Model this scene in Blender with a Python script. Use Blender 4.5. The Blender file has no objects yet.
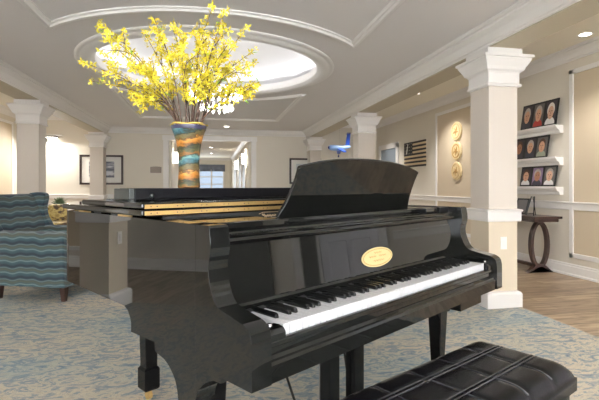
import bpy, bmesh, math, random
from mathutils import Vector, Matrix
random.seed(7)
C = bpy.context.scene.collection
PI = math.pi
R = math.radians

# ------------------------------------------------------------------ materials
def srgb(r, g, b):
    f = lambda c: (c/255/12.92) if c/255 <= .04045 else ((c/255+.055)/1.055)**2.4
    return (f(r), f(g), f(b), 1)
def mat(name, col, rough=.5, metal=0, ior=1.5, emit=None, estr=0, coat=0, trans=0, sheen=0, bump=None):
    m = bpy.data.materials.new(name); m.use_nodes = True
    nt = m.node_tree; b = nt.nodes['Principled BSDF']
    b.inputs['Base Color'].default_value = col
    b.inputs['Roughness'].default_value = rough
    b.inputs['Metallic'].default_value = metal
    b.inputs['IOR'].default_value = ior
    b.inputs['Coat Weight'].default_value = coat
    b.inputs['Transmission Weight'].default_value = trans
    if sheen: b.inputs['Sheen Weight'].default_value = sheen
    if emit: b.inputs['Emission Color'].default_value = emit; b.inputs['Emission Strength'].default_value = estr
    if bump:
        n = nt.nodes.new('ShaderNodeTexNoise'); n.inputs['Scale'].default_value = bump[0]; n.inputs['Detail'].default_value = 4
        tc = nt.nodes.new('ShaderNodeTexCoord'); nt.links.new(tc.outputs['Object'], n.inputs['Vector'])
        bp = nt.nodes.new('ShaderNodeBump'); bp.inputs['Strength'].default_value = bump[1]; bp.inputs['Distance'].default_value = .01
        nt.links.new(n.outputs['Fac'], bp.inputs['Height']); nt.links.new(bp.outputs['Normal'], b.inputs['Normal'])
    return m
def nodes(m): return m.node_tree, m.node_tree.nodes['Principled BSDF']
def ramp(nt, stops, interp='LINEAR'):
    r = nt.nodes.new('ShaderNodeValToRGB'); r.color_ramp.interpolation = interp
    e = r.color_ramp.elements
    while len(e) < len(stops): e.new(.5)
    for i, (p, c) in enumerate(stops): e[i].position = p; e[i].color = c
    return r
def coords(nt, kind='Object', scale=(1,1,1), rot=(0,0,0)):
    tc = nt.nodes.new('ShaderNodeTexCoord'); mp = nt.nodes.new('ShaderNodeMapping')
    mp.inputs['Scale'].default_value = scale; mp.inputs['Rotation'].default_value = rot
    nt.links.new(tc.outputs[kind], mp.inputs['Vector']); return mp

M = {}
M['wall'] = mat('wall_paint', srgb(219,212,199), .6, bump=(60,.03))
M['wall_tan'] = mat('wall_paint_tan', srgb(196,180,156), .6, bump=(60,.03))
M['white'] = mat('white_trim', srgb(232,229,226), .35)
M['ceil'] = mat('ceiling_paint', srgb(226,223,222), .7)
M['ceil_trim'] = mat('ceiling_moulding', srgb(236,234,232), .6)
M['shelf_black'] = mat('black_shelf', (.005,.005,.005,1), .16, ior=1.4)
M['dark_door'] = mat('dark_wood_door', srgb(52,44,38), .5)
M['ceil_light'] = mat('aisle_ceiling_paint', srgb(230,224,208), .7)
M['dome'] = mat('dome_paint', srgb(240,240,242), .8)
M['column'] = mat('column_paint', srgb(208,199,189), .55, bump=(60,.02))
M['column_low'] = mat('column_lower_tan', srgb(205,192,171), .55, bump=(60,.02))  # tanner tone for the shaft below the rail band
M['soffit'] = mat('soffit_paint', srgb(188,178,156), .6)
M['black'] = mat('black_lacquer', (.004,.0042,.0038,1), .03, ior=1.42)
M['black_satin'] = mat('black_satin', (.004,.004,.005,1), .45, ior=1.25)
M['black_dark'] = mat('black_felt', (.006,.006,.006,1), .8)
M['black_leg'] = mat('black_lacquer_leg', (.004,.004,.004,1), .06, ior=1.25)
M['lacquer_side'] = mat('black_lacquer_side', (.005,.0053,.0048,1), .02, ior=1.38)
M['brass'] = mat('brass', srgb(160,130,80), .45, .5)
M['gold'] = mat('gold_plaque', srgb(226,204,150), .45, .55)
M['name_gold'] = mat('name_gold', srgb(196,170,140), .4, .3)
M['gold_dark'] = mat('gold_engraving', srgb(178,148,92), .5, .5)
M['bronze'] = mat('bronze', srgb(120,88,66), .5, .3)
M['ivory'] = mat('white_key', srgb(192,192,194), .3)
M['ebony'] = mat('black_key', (.005,.005,.005,1), .15, ior=1.4)
M['steel'] = mat('steel', srgb(190,190,195), .25, 1)
M['leather'] = mat('black_leather', (.004,.004,.005,1), .24, ior=1.22, bump=(220,.06))
M['piping'] = mat('leather_seam', (.02,.02,.023,1), .25)
M['walnut'] = mat('dark_walnut', srgb(52,32,26), .35)
M['frame_brown'] = mat('brown_frame', srgb(48,32,27), .4)
M['frame_black'] = mat('black_frame', (.01,.01,.01,1), .3)
M['matboard'] = mat('mat_board', srgb(226,224,218), .7)
M['plate'] = mat('switch_plate', srgb(240,238,232), .4)
M['light_wood'] = mat('light_wood', srgb(218,196,150), .5)
M['light_wood2'] = mat('light_wood_relief', srgb(180,142,84), .5)
M['flag_dark'] = mat('charred_wood', srgb(44,38,36), .6)
M['flag_light'] = mat('natural_wood', srgb(226,202,164), .6)
M['blue'] = mat('blue_plane', srgb(40,84,190), .3)
M['pale_blue'] = mat('pale_blue_plane', srgb(150,185,235), .3)
M['navy'] = mat('navy_plane', srgb(30,40,110), .3)
M['bulb'] = mat('lamp_glow', (1,1,1,1), .5, emit=(1,.93,.82,1), estr=12)
M['crystal'] = mat('crystal_glow', (1,1,1,1), .2, emit=(1,.97,.92,1), estr=3.2)
M['daylight'] = mat('window_daylight', (1,1,1,1), .5, emit=(.86,.93,1,1), estr=2.2)  # glow of the added rear windows
M['valance'] = mat('valance_fabric', srgb(112,118,132), .9)
M['shade'] = mat('sheer_curtain', srgb(228,228,236), .9)
M['door_blue'] = mat('blue_grey_door', srgb(120,130,140), .4)
M['stem'] = mat('branch_bark', srgb(74,54,44), .7)
M['leaf'] = mat('leaf_green', srgb(120,160,40), .5)
M['plant'] = mat('plant_green', srgb(104,124,92), .6)
M['pot'] = mat('pale_pot', srgb(200,202,200), .4)
M['nickel'] = mat('plaque_metal', srgb(142,130,118), .5)
M['black_end'] = mat('grey_end_block', srgb(46,50,48), .4)
M['rubber'] = mat('rubber', (.02,.02,.02,1), .6)

def m_petal():
    m = mat('forsythia_petal', srgb(230,212,40), .6); nt, b = nodes(m)
    oi = nt.nodes.new('ShaderNodeTexNoise'); oi.inputs['Scale'].default_value = 30
    mp = coords(nt); nt.links.new(mp.outputs[0], oi.inputs['Vector'])
    r = ramp(nt, [(.3, srgb(186,160,24)), (.55, srgb(212,196,44)), (.75, srgb(226,214,90))]); nt.links.new(oi.outputs['Fac'], r.inputs[0])
    nt.links.new(r.outputs[0], b.inputs['Base Color']); b.inputs['Transmission Weight'].default_value = 0
    b.inputs['Subsurface Weight'].default_value = 0
    return m
M['petal'] = m_petal()

def m_carpet():
    m = mat('patterned_carpet', srgb(150,155,150), .95); nt, b = nodes(m)
    mp = coords(nt, scale=(.8,1.5,1), rot=(0,0,R(12)))
    n1 = nt.nodes.new('ShaderNodeTexNoise'); n1.inputs['Scale'].default_value = 8.5; n1.inputs['Detail'].default_value = 7; n1.inputs['Roughness'].default_value = .74; n1.inputs['Distortion'].default_value = 2.4
    nt.links.new(mp.outputs[0], n1.inputs['Vector'])
    r = ramp(nt, [(.33, srgb(98,114,130)), (.42, srgb(124,138,148)), (.48, srgb(142,147,148)), (.52, srgb(186,179,164)), (.58, srgb(176,168,154)), (.68, srgb(138,142,142))])
    nt.links.new(n1.outputs['Fac'], r.inputs[0])
    n2 = nt.nodes.new('ShaderNodeTexNoise'); n2.inputs['Scale'].default_value = 1.3; n2.inputs['Detail'].default_value = 2
    mp2 = coords(nt, scale=(.5,1.2,1)); nt.links.new(mp2.outputs[0], n2.inputs['Vector'])
    r2 = ramp(nt, [(.38, srgb(208,224,232)), (.62, srgb(255,244,232))]); nt.links.new(n2.outputs['Fac'], r2.inputs[0])
    mx = nt.nodes.new('ShaderNodeMix'); mx.data_type = 'RGBA'; mx.blend_type = 'MULTIPLY'; mx.inputs['Factor'].default_value = .8
    nt.links.new(r.outputs[0], mx.inputs[6]); nt.links.new(r2.outputs[0], mx.inputs[7]); nt.links.new(mx.outputs[2], b.inputs['Base Color'])
    n3 = nt.nodes.new('ShaderNodeTexNoise'); n3.inputs['Scale'].default_value = 180
    mp3 = coords(nt); nt.links.new(mp3.outputs[0], n3.inputs['Vector'])
    bp = nt.nodes.new('ShaderNodeBump'); bp.inputs['Strength'].default_value = .35; bp.inputs['Distance'].default_value = .01
    nt.links.new(n3.outputs['Fac'], bp.inputs['Height']); nt.links.new(bp.outputs[0], b.inputs['Normal'])
    return m
M['carpet'] = m_carpet()

def m_wood():
    m = mat('wood_plank_floor', srgb(180,150,115), .38); nt, b = nodes(m)
    mp = coords(nt)
    br = nt.nodes.new('ShaderNodeTexBrick'); br.inputs['Scale'].default_value = 1
    br.inputs['Brick Width'].default_value = 1.2; br.inputs['Row Height'].default_value = .13; br.inputs['Mortar Size'].default_value = .002
    br.inputs['Color1'].default_value = srgb(178,162,142); br.inputs['Color2'].default_value = srgb(138,122,104); br.inputs['Mortar'].default_value = srgb(96,76,58)
    nt.links.new(mp.outputs[0], br.inputs['Vector'])
    n = nt.nodes.new('ShaderNodeTexNoise'); n.inputs['Scale'].default_value = 3; n.inputs['Detail'].default_value = 6; n.inputs['Distortion'].default_value = 1
    mp2 = coords(nt, scale=(1,9,1)); nt.links.new(mp2.outputs[0], n.inputs['Vector'])
    r = ramp(nt, [(.35, srgb(150,124,100)), (.6, srgb(255,246,232))]); nt.links.new(n.outputs['Fac'], r.inputs[0])
    mx = nt.nodes.new('ShaderNodeMix'); mx.data_type = 'RGBA'; mx.blend_type = 'MULTIPLY'; mx.inputs['Factor'].default_value = .75
    nt.links.new(br.outputs['Color'], mx.inputs[6]); nt.links.new(r.outputs[0], mx.inputs[7]); nt.links.new(mx.outputs[2], b.inputs['Base Color'])
    return m
M['wood'] = m_wood()

def m_stripe():
    m = mat('wavy_stripe_fabric', srgb(90,120,130), .85, sheen=.2); nt, b = nodes(m)
    tc = nt.nodes.new('ShaderNodeTexCoord'); sp = nt.nodes.new('ShaderNodeSeparateXYZ'); nt.links.new(tc.outputs['Object'], sp.inputs[0])
    def mth(op, a, bb):
        k = nt.nodes.new('ShaderNodeMath'); k.operation = op
        for i, s in enumerate((a, bb)):
            if s is None: continue
            if isinstance(s, (int, float)): k.inputs[i].default_value = s
            else: nt.links.new(s, k.inputs[i])
        return k.outputs[0]
    s = mth('ADD', sp.outputs[0], sp.outputs[1])
    w = mth('MULTIPLY', mth('SINE', mth('MULTIPLY', s, 42), None), .005)
    w2 = mth('MULTIPLY', mth('SINE', mth('MULTIPLY', s, 19), None), .006)
    z = mth('ADD', mth('ADD', sp.outputs[2], w), w2)
    fr = mth('FRACT', mth('MULTIPLY', z, 9.2), None)
    r = ramp(nt, [(0, srgb(16,26,38)), (.12, srgb(32,54,64)), (.30, srgb(44,70,76)), (.40, srgb(92,110,112)), (.48, srgb(52,72,74)),
                  (.60, srgb(68,72,60)), (.74, srgb(60,68,62)), (.80, srgb(84,100,100)), (.88, srgb(30,50,60)), (1, srgb(16,24,38))])
    nt.links.new(fr, r.inputs[0]); nt.links.new(r.outputs[0], b.inputs['Base Color'])
    return m
M['stripe'] = m_stripe()

def m_vase():
    m = mat('banded_glass', srgb(120,140,120), .5, ior=1.35); nt, b = nodes(m)
    mp = coords(nt, rot=(R(6), R(11), 0))
    def noise(sc, mapping):
        n = nt.nodes.new('ShaderNodeTexNoise'); n.inputs['Scale'].default_value = sc; n.inputs['Detail'].default_value = 6; n.inputs['Roughness'].default_value = .65
        nt.links.new(mapping.outputs[0], n.inputs['Vector']); return n
    n = noise(16, mp); mps = coords(nt, scale=(1, 1, 3.5), rot=(R(6), R(11), 0)); n2 = noise(24, mps)
    sp = nt.nodes.new('ShaderNodeSeparateXYZ'); nt.links.new(mp.outputs[0], sp.inputs[0])
    def ma(a, k, c):
        q = nt.nodes.new('ShaderNodeMath'); q.operation = 'MULTIPLY_ADD'; nt.links.new(a, q.inputs[0]); q.inputs[1].default_value = k
        if isinstance(c, float): q.inputs[2].default_value = c
        else: nt.links.new(c, q.inputs[2])
        return q.outputs[0]
    z = ma(sp.outputs[2], 7.6, .35); z = ma(n.outputs['Fac'], .5, z); z = ma(n2.outputs['Fac'], .35, z)
    f = nt.nodes.new('ShaderNodeMath'); f.operation = 'FRACT'; nt.links.new(z, f.inputs[0])
    r = ramp(nt, [(0, srgb(66,50,28)), (.10, srgb(140,88,26)), (.20, srgb(166,116,52)), (.27, srgb(74,50,26)), (.38, srgb(92,84,54)), (.45, srgb(34,40,30)),
                  (.56, srgb(48,88,98)), (.64, srgb(92,128,122)), (.70, srgb(32,46,44)), (.80, srgb(122,80,32)), (.88, srgb(66,68,44)), (1, srgb(30,34,26))])
    nt.links.new(f.outputs[0], r.inputs[0]); nt.links.new(r.outputs[0], b.inputs['Base Color'])
    return m
M['vase'] = m_vase()
M['vase_rim'] = mat('indigo_glass', srgb(36,34,60), .3)
M['vase_lip'] = mat('amber_glass', srgb(206,180,96), .2)

def m_print(name, seed, stops, scale=6, sc=(1,1,3)):
    m = mat(name, srgb(120,120,120), .5); nt, b = nodes(m)
    mp = coords(nt, scale=sc); mp.inputs['Location'].default_value = (seed, seed*.37, 0)
    n = nt.nodes.new('ShaderNodeTexNoise'); n.inputs['Scale'].default_value = scale; n.inputs['Detail'].default_value = 5
    nt.links.new(mp.outputs[0], n.inputs['Vector'])
    r = ramp(nt, stops); nt.links.new(n.outputs['Fac'], r.inputs[0]); nt.links.new(r.outputs[0], b.inputs['Base Color'])
    return m
M['seascape'] = m_print('grey_seascape', 3, [(.35, srgb(70,72,82)), (.5, srgb(130,132,140)), (.62, srgb(206,206,208))], 5, (1,1,3.5))
M['sketch'] = m_print('pale_sketch', 9, [(.4, srgb(186,190,196)), (.6, srgb(222,222,222))], 4)
M['scales'] = m_print('brown_yellow_print', 5, [(.38, srgb(66,52,34)), (.46, srgb(120,96,50)), (.54, srgb(196,178,110)), (.66, srgb(150,128,70))], 11, (1,1,1.4))

# ------------------------------------------------------------------ mesh helpers
def bm_(): return bmesh.new()
def box(b, x0, x1, y0, y1, z0, z1, mi=0, rot=None):
    vs = [b.verts.new((x, y, z)) for x in (x0, x1) for y in (y0, y1) for z in (z0, z1)]
    for q in ((0,1,3,2), (4,6,7,5), (0,4,5,1), (2,3,7,6), (0,2,6,4), (1,5,7,3)):
        f = b.faces.new([vs[i] for i in q]); f.material_index = mi
    if rot: bmesh.ops.transform(b, matrix=rot, verts=vs)
    return vs
def prism(b, pts, axis, a, c, mi=0):
    """closed outline pts; axis x: pts=(y,z), y: pts=(x,z), z: pts=(x,y)"""
    def P(p, t): return {'x': (t, p[0], p[1]), 'y': (p[0], t, p[1]), 'z': (p[0], p[1], t)}[axis]
    A = [b.verts.new(P(p, a)) for p in pts]; B = [b.verts.new(P(p, c)) for p in pts]
    n = len(pts)
    f1 = b.faces.new(A); f2 = b.faces.new(B[::-1]); f1.material_index = f2.material_index = mi
    for i in range(n):
        f = b.faces.new((A[i], B[i], B[(i+1) % n], A[(i+1) % n])); f.material_index = mi
    return A + B
def lathe(b, prof, cx=0, cy=0, seg=32, a0=0, a1=2*PI, mi=0, sx=1, sy=1):
    full = abs(a1-a0-2*PI) < 1e-6
    n = seg if full else seg+1
    rings = []
    for r, z in prof:
        rings.append([b.verts.new((cx+sx*r*math.cos(a0+(a1-a0)*i/seg), cy+sy*r*math.sin(a0+(a1-a0)*i/seg), z)) for i in range(n)])
    out = []
    for k in range(len(rings)-1):
        for i in range(seg):
            j = (i+1) % n
            try:
                f = b.faces.new((rings[k][i], rings[k][j], rings[k+1][j], rings[k+1][i])); f.material_index = mi; out.append(f)
            except ValueError: pass
    return rings
def tube(b, pts, r, seg=8, cap=True, mi=0, flat=1):
    pts = [Vector(p) for p in pts]; n = len(pts); rings = []
    up = Vector((0,0,1))
    for i, p in enumerate(pts):
        t = (pts[min(i+1, n-1)] - pts[max(i-1, 0)]).normalized()
        s = t.cross(up)
        if s.length < 1e-3: s = t.cross(Vector((0,1,0)))
        s.normalize(); u = s.cross(t).normalized()
        rr = r[i] if isinstance(r, (list, tuple)) else r
        rings.append([b.verts.new(p + s*rr*math.cos(2*PI*k/seg) + u*rr*flat*math.sin(2*PI*k/seg)) for k in range(seg)])
    for i in range(n-1):
        for k in range(seg):
            f = b.faces.new((rings[i][k], rings[i][(k+1) % seg], rings[i+1][(k+1) % seg], rings[i+1][k])); f.material_index = mi
    if cap:
        b.faces.new(rings[0][::-1]).material_index = mi; b.faces.new(rings[-1]).material_index = mi
def smoothpts(pts, n=6, closed=False):
    out = []; N = len(pts)
    for i in range(N if closed else N-1):
        g = (lambda k: pts[k % N]) if closed else (lambda k: pts[max(0, min(N-1, k))])
        p0, p1, p2, p3 = g(i-1), g(i), g(i+1), g(i+2)
        for s in range(n):
            t = s/n
            out.append(tuple(.5*((2*p1[d]) + (-p0[d]+p2[d])*t + (2*p0[d]-5*p1[d]+4*p2[d]-p3[d])*t*t + (-p0[d]+3*p1[d]-3*p2[d]+p3[d])*t**3) for d in range(len(p1))))
    if not closed: out.append(tuple(pts[-1]))
    return out
def obj(name, b, m, parent=None, bevel=0, smooth=False, seg=2, loc=None, subsurf=0):
    bmesh.ops.recalc_face_normals(b, faces=b.faces)
    me = bpy.data.meshes.new(name); b.to_mesh(me); b.free()
    for mm in (m if isinstance(m, (list, tuple)) else [m]): me.materials.append(M[mm])
    o = bpy.data.objects.new(name, me); C.objects.link(o)
    if parent: o.parent = parent
    if loc: o.location = loc
    if smooth:
        for p in me.polygons: p.use_smooth = True
    if bevel:
        md = o.modifiers.new('bevel', 'BEVEL'); md.width = bevel; md.segments = seg; md.limit_method = 'ANGLE'; md.angle_limit = R(40); md.harden_normals = True
    if subsurf:
        md = o.modifiers.new('sub', 'SUBSURF'); md.levels = md.render_levels = subsurf
    if smooth and not subsurf:
        md = o.modifiers.new('wn', 'WEIGHTED_NORMAL'); md.keep_sharp = True
        for e in me.edges: pass
    return o
def sharp(o, ang=35):
    me = o.data; b = bmesh.new(); b.from_mesh(me)
    for e in b.edges:
        if len(e.link_faces) == 2 and e.calc_face_angle(0) > R(ang): e.smooth = False
    b.to_mesh(me); b.free(); return o
def tag(o, label, cat, group=None, kind=None):
    if label: o['label'] = label
    if cat: o['category'] = cat
    if group: o['group'] = group
    if kind: o['kind'] = kind
    return o
def thing(name, label, cat, loc=(0,0,0), rotz=0, group=None):
    o = bpy.data.objects.new(name, None); C.objects.link(o); o.location = loc; o.rotation_euler = (0,0,rotz)
    o.empty_display_size = .1
    return tag(o, label, cat, group)
def struct(name, b, m, bevel=0, smooth=False):
    o = obj(name, b, m, None, bevel, smooth); o['kind'] = 'structure'; return o
def dup(root, loc=None, rotz=None, label=None, group=None):
    def cp(o, par):
        c = o.copy(); C.objects.link(c); c.parent = par
        for ch in o.children: cp(ch, c)
        return c
    r = cp(root, root.parent)
    if loc: r.location = loc
    if rotz is not None: r.rotation_euler = (0,0,rotz)
    if label: r['label'] = label
    if group: r['group'] = group
    return r

# ------------------------------------------------------------------ ROOM
XB, XC, XW = 2.387, 2.669, 4.253        # beam faces, outer faces, side walls
YR, YBK = -3.2, 11.05
ZM, ZS, ZA = 2.45, 2.29, 2.71
b = bm_(); box(b, -XW, XW, YR, 22, -.1, 0); struct('floor', b, 'wood')
b = bm_(); box(b, -XC-.02, XC+.02, YR+.02, YBK, 0, .008)
o = obj('carpet', b, 'carpet'); tag(o, 'blue and beige mottled carpet covering the middle of the room under the piano', 'carpet')

# side, back and rear walls
b = bm_(); box(b, XW, XW+.12, YR, YBK+.12, 0, 2.95); struct('wall_right', b, 'wall')
b = bm_(); box(b, -XW-.12, -XW, YR, YBK+.12, 0, 2.95); struct('wall_left', b, 'wall')
b = bm_(); box(b, -XW, -1.02, YBK, YBK+.12, 0, 2.95); box(b, 1.0, XW, YBK, YBK+.12, 0, 2.95); box(b, -1.02, 1.0, YBK, YBK+.12, 2.2, 2.95)
struct('wall_back', b, 'wall')
b = bm_(); box(b, -XW, XW, YR-.12, YR, 0, 2.95); struct('wall_rear', b, 'wall')
# hall beyond the opening
b = bm_(); box(b, .92, 1.0, YBK+.12, 20, 0, 2.35); struct('wall_hall_right', b, 'wall')
b = bm_(); box(b, -1.02, -.94, YBK+.12, 20, 0, 2.35); struct('wall_hall_left', b, 'wall')
b = bm_(); box(b, -1.02, 1.0, 20, 20.1, 0, 2.35); struct('wall_hall_end', b, 'wall')
b = bm_(); box(b, -1.02, 1.0, YBK+.12, 20, 2.31, 2.4); struct('ceiling_hall', b, 'ceil_light')

# ceiling with the round opening
def ceil_plate(cx, cy, r, x0, x1, y0, y1, z, th, N=96):
    b = bm_()
    angs = sorted([2*PI*i/N for i in range(N)] + [math.atan2(yy-cy, xx-cx) % (2*PI) for xx in (x0, x1) for yy in (y0, y1)])
    inner, outer = [], []
    for a in angs:
        c, s = math.cos(a), math.sin(a)
        tx = ((x1-cx)/c if c > 0 else (x0-cx)/c) if abs(c) > 1e-9 else 1e9
        ty = ((y1-cy)/s if s > 0 else (y0-cy)/s) if abs(s) > 1e-9 else 1e9
        t = min(tx, ty)
        inner.append((cx+r*c, cy+r*s)); outer.append((cx+t*c, cy+t*s))
    n = len(angs)
    V = [[b.verts.new((p[0], p[1], zz)) for p in L] for zz in (z, z+th) for L in (inner, outer)]
    for i in range(n):
        j = (i+1) % n
        b.faces.new((V[0][i], V[0][j], V[1][j], V[1][i])); b.faces.new((V[2][i], V[3][i], V[3][j], V[2][j]))
        b.faces.new((V[0][i], V[2][i], V[2][j], V[0][j])); b.faces.new((V[1][i], V[1][j], V[3][j], V[3][i]))
    return b
DX, DY = 0, 5.33
struct('ceiling', ceil_plate(DX, DY, 1.24, -XB, XB, YR, YBK, ZM, .07), 'ceil')
b = bm_(); box(b, XC, XW, YR, YBK, ZA, ZA+.08); struct('ceiling_right', b, 'ceil_light')
b = bm_(); box(b, -XW, -XC, YR, YBK, ZA, ZA+.08); struct('ceiling_left', b, 'ceil_light')
# dome above the opening
b = bm_(); prof = [(1.45*math.sin(t), 2.54+.30*math.cos(t)) for t in [PI/2*(1-i/14) for i in range(14)]] + [(.02, 2.84)]
lathe(b, [(1.24, 2.52), (1.45, 2.52)] + prof, DX, DY, 72); struct('ceiling_dome', b, 'dome', smooth=True)
# soffit beams between the columns
for s, nm in ((1, 'trim_1'), (-1, 'trim_2')):
    b = bm_(); x0, x1 = sorted((s*XB, s*XC)); box(b, x0, x1, YR, YBK, ZS, 2.95); struct(nm, b, 'soffit')
def crown_prof(s):
    return [(0,-s), (.10*s,-s), (.12*s,-.9*s), (.22*s,-.86*s), (.28*s,-.72*s), (.42*s,-.48*s), (.62*s,-.32*s), (.70*s,-.26*s), (.72*s,-.16*s), (.88*s,-.14*s), (.94*s,-.06*s), (s,-.05*s), (s,0), (0,0)]
def crown_y(b, xw, side, y0, y1, zt, s): prism(b, [(xw+side*p, zt+q) for p, q in crown_prof(s)], 'y', y0, y1)
def crown_x(b, yw, side, x0, x1, zt, s): prism(b, [(yw+side*p, zt+q) for p, q in crown_prof(s)], 'x', x0, x1)
b = bm_(); crown_y(b, XB, -1, YR, YBK, ZM, .15); crown_y(b, -XB, 1, YR, YBK, ZM, .15); crown_x(b, YBK, -1, -XB, XB, ZM, .13)
struct('trim_3', b, 'white', smooth=False)
b = bm_(); crown_y(b, XW, -1, YR, YBK, ZA, .13); crown_y(b, -XW, 1, YR, YBK, ZA, .13)
crown_x(b, YBK, -1, XC, XW, ZA, .13); crown_x(b, YBK, -1, -XW, -XC, ZA, .13)
crown_y(b, XC, 1, YR, YBK, ZA, .07); crown_y(b, -XC, -1, YR, YBK, ZA, .07)
struct('trim_4', b, 'white')
b = bm_(); crown_y(b, .92, -1, YBK+.12, 20, 2.31, .1); crown_y(b, -.94, 1, YBK+.12, 20, 2.31, .1); crown_x(b, 20, -1, -.94, .92, 2.31, .1); struct('trim_5', b, 'white')
# ceiling mouldings: ring round the dome, wide ring broken by a rectangular panel moulding
b = bm_(); z = ZM
lathe(b, [(1.44,z), (1.44,z-.012), (1.41,z-.022), (1.39,z-.014), (1.385,z-.028), (1.34,z-.045), (1.30,z-.034), (1.275,z-.034), (1.27,z-.022), (1.25,z-.016), (1.235,z-.004), (1.235,z+.075), (1.245,z+.075), (1.245,z)], DX, DY, 96)
struct('trim_6', b, 'ceil_trim', smooth=True)
h = .0
mp_ = [(-.045,0), (-.045,-.01), (-.03,-.022), (-.012,-.016), (0,-.03), (.015,-.03), (.025,-.014), (.045,-.01), (.045,0)]
a1 = math.atan2(math.sqrt(1.8**2-1.35**2), 1.35)   # corner angle
def arc(b, a0, a1): lathe(b, [(1.8+p, ZM+q) for p, q in mp_], DX, DY, 48, a0, a1)
b = bm_(); arc(b, a1, PI-a1); arc(b, PI+a1, 2*PI-a1)
yc = 1.8*math.sin(a1)
for s in (1, -1):
    for y0, y1 in ((DY+yc-.01, 9.2), (1.45, DY-yc+.01)): prism(b, [(s*1.35+p, ZM+q) for p, q in mp_], 'y', y0, y1)
for yy in (9.2, 1.45): prism(b, [(yy+p, ZM+q) for p, q in mp_], 'x', -1.39, 1.39)
struct('trim_7', b, 'ceil_trim', smooth=False)

# chair rails, baseboards, opening casing
def rail(b, axis, w, side, a, c):
    pr = [(0,.79), (.014,.79), (.018,.80), (.018,.865), (.03,.872), (.03,.885), (.0,.89)]
    (prism(b, [(w+side*p, q) for p, q in pr], axis, a, c))
b = bm_(); rail(b, 'y', XW, -1, 1.7, 9.62); rail(b, 'y', XW, -1, 10.85, YBK); struct('trim_8', b, 'white')
b = bm_(); rail(b, 'y', -XW, 1, YR, YBK); struct('trim_9', b, 'white')
b = bm_(); rail(b, 'x', YBK, -1, -XW, -1.12); rail(b, 'x', YBK, -1, 1.1, XW); struct('trim_10', b, 'white')
def base(b, axis, w, side, a, c):
    pr = [(0,0), (.03,0), (.03,.02), (.02,.03), (.018,.11), (.012,.12), (.012,.135), (.004,.145), (0,.145)]
    prism(b, [(w+side*p, q) for p, q in pr], axis, a, c)
b = bm_(); base(b, 'y', XW, -1, YR, 9.62); struct('baseboard_right', b, 'white')
b = bm_(); base(b, 'y', -XW, 1, YR, YBK); struct('baseboard_left', b, 'white')
b = bm_(); base(b, 'x', YBK, -1, -XW, -1.12); base(b, 'x', YBK, -1, 1.1, XW); struct('baseboard_back', b, 'white')
b = bm_()
for x0, x1 in ((-1.12,-1.0), (.98,1.1)): box(b, x0, x1, YBK-.02, YBK+.14, 0, 2.2)
box(b, -1.14, 1.12, YBK-.03, YBK+.14, 2.18, 2.29)
struct('trim_11', b, 'white')
# picture-frame panels on the side walls
def wall_panel(side, y0, y1, n):
    xw = side*XW; f = .055
    b = bm_()
    def bb(ya, yb, za, zb):
        xa, xb = sorted((xw, xw-side*.022)); box(b, xa, xb, ya, yb, za, zb)
    bb(y0, y0+f, .22, 2.47); bb(y1-f, y1, .22, 2.47); bb(y0, y1, .22, .275); bb(y0, y1, 2.415, 2.47)
    struct(f'trim_{n}', b, 'white', bevel=.004)
    b = bm_(); xa, xb = sorted((xw, xw-side*.005)); box(b, xa, xb, y0+f, y1-f, .27, 2.42); struct(f'trim_{n+1}', b, 'wall_tan')
wall_panel(1, 6.45, 7.9, 12); wall_panel(1, 2.95, 4.63, 14)
wall_panel(-1, 9.35, 10.75, 16); wall_panel(-1, 6.4, 7.9, 18); wall_panel(-1, 4.6, 2.9+3.2, 20)
# door in the right wall near the far corner
d = thing('door_1', None, None, (XW, 10.23, 0)); d['kind'] = 'structure'
b = bm_(); box(b, -.03, 0, -.6, -.47, 0, 2.07); box(b, -.03, 0, .47, .6, 0, 2.07); box(b, -.03, 0, -.6, .6, 1.98, 2.1); obj('door_frame', b, 'white', d, .004)
b = bm_(); box(b, -.012, 0, -.47, .47, 0, 1.98); obj('door_panel', b, 'door_blue', d)
b = bm_(); lathe(b, [(.001,-.04), (.03,-.03), (.03,0), (.012,.01), (.012,.03)], 0, 0, 12); bmesh.ops.rotate(b, matrix=Matrix.Rotation(PI/2, 3, 'Y'), verts=b.verts)
obj('door_handle', b, 'brass', d, loc=(-.03, -.38, .95), smooth=True)
# hall window at the far end
M['far_daylight'] = mat('far_window_daylight', (0,0,0,1), .5, emit=(.62,.76,.95,1), estr=.75)
w = thing('window_1', None, None, (-.25, 20, 0)); w['kind'] = 'structure'
b = bm_(); box(b, -.75, .8, -.03, -.01, .85, 1.78); obj('window_glass', b, 'far_daylight', w)
b = bm_()
for x in (-.8, -.28, .24, .76): box(b, x, x+.06, -.06, 0, .8, 1.82)
for zz in (.8, 1.14, 1.46, 1.78): box(b, -.8, .82, -.055, 0, zz, zz+.04)
obj('window_frame', b, 'white', w)
# unseen rear windows, added behind the viewer to brighten the room
for i, (x0, x1) in enumerate(((-3.6,-1.5), (-1.0,1.0), (1.5,3.6))):
    w = thing(f'window_{i+2}', None, None, ((x0+x1)/2, YR, 0)); w['kind'] = 'structure'; hw = (x1-x0)/2
    b = bm_(); box(b, -hw+.06, hw-.06, .005, .015, .66, 2.04); obj('window_glass', b, 'daylight', w)
    b = bm_()
    for x in (-hw, -.03, hw-.06): box(b, x, x+.06, 0, .05, .6, 2.1)
    for zz in (.6, 1.3, 2.04): box(b, -hw, hw, 0, .045, zz, zz+.06)
    obj('window_frame', b, 'white', w)
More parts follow.
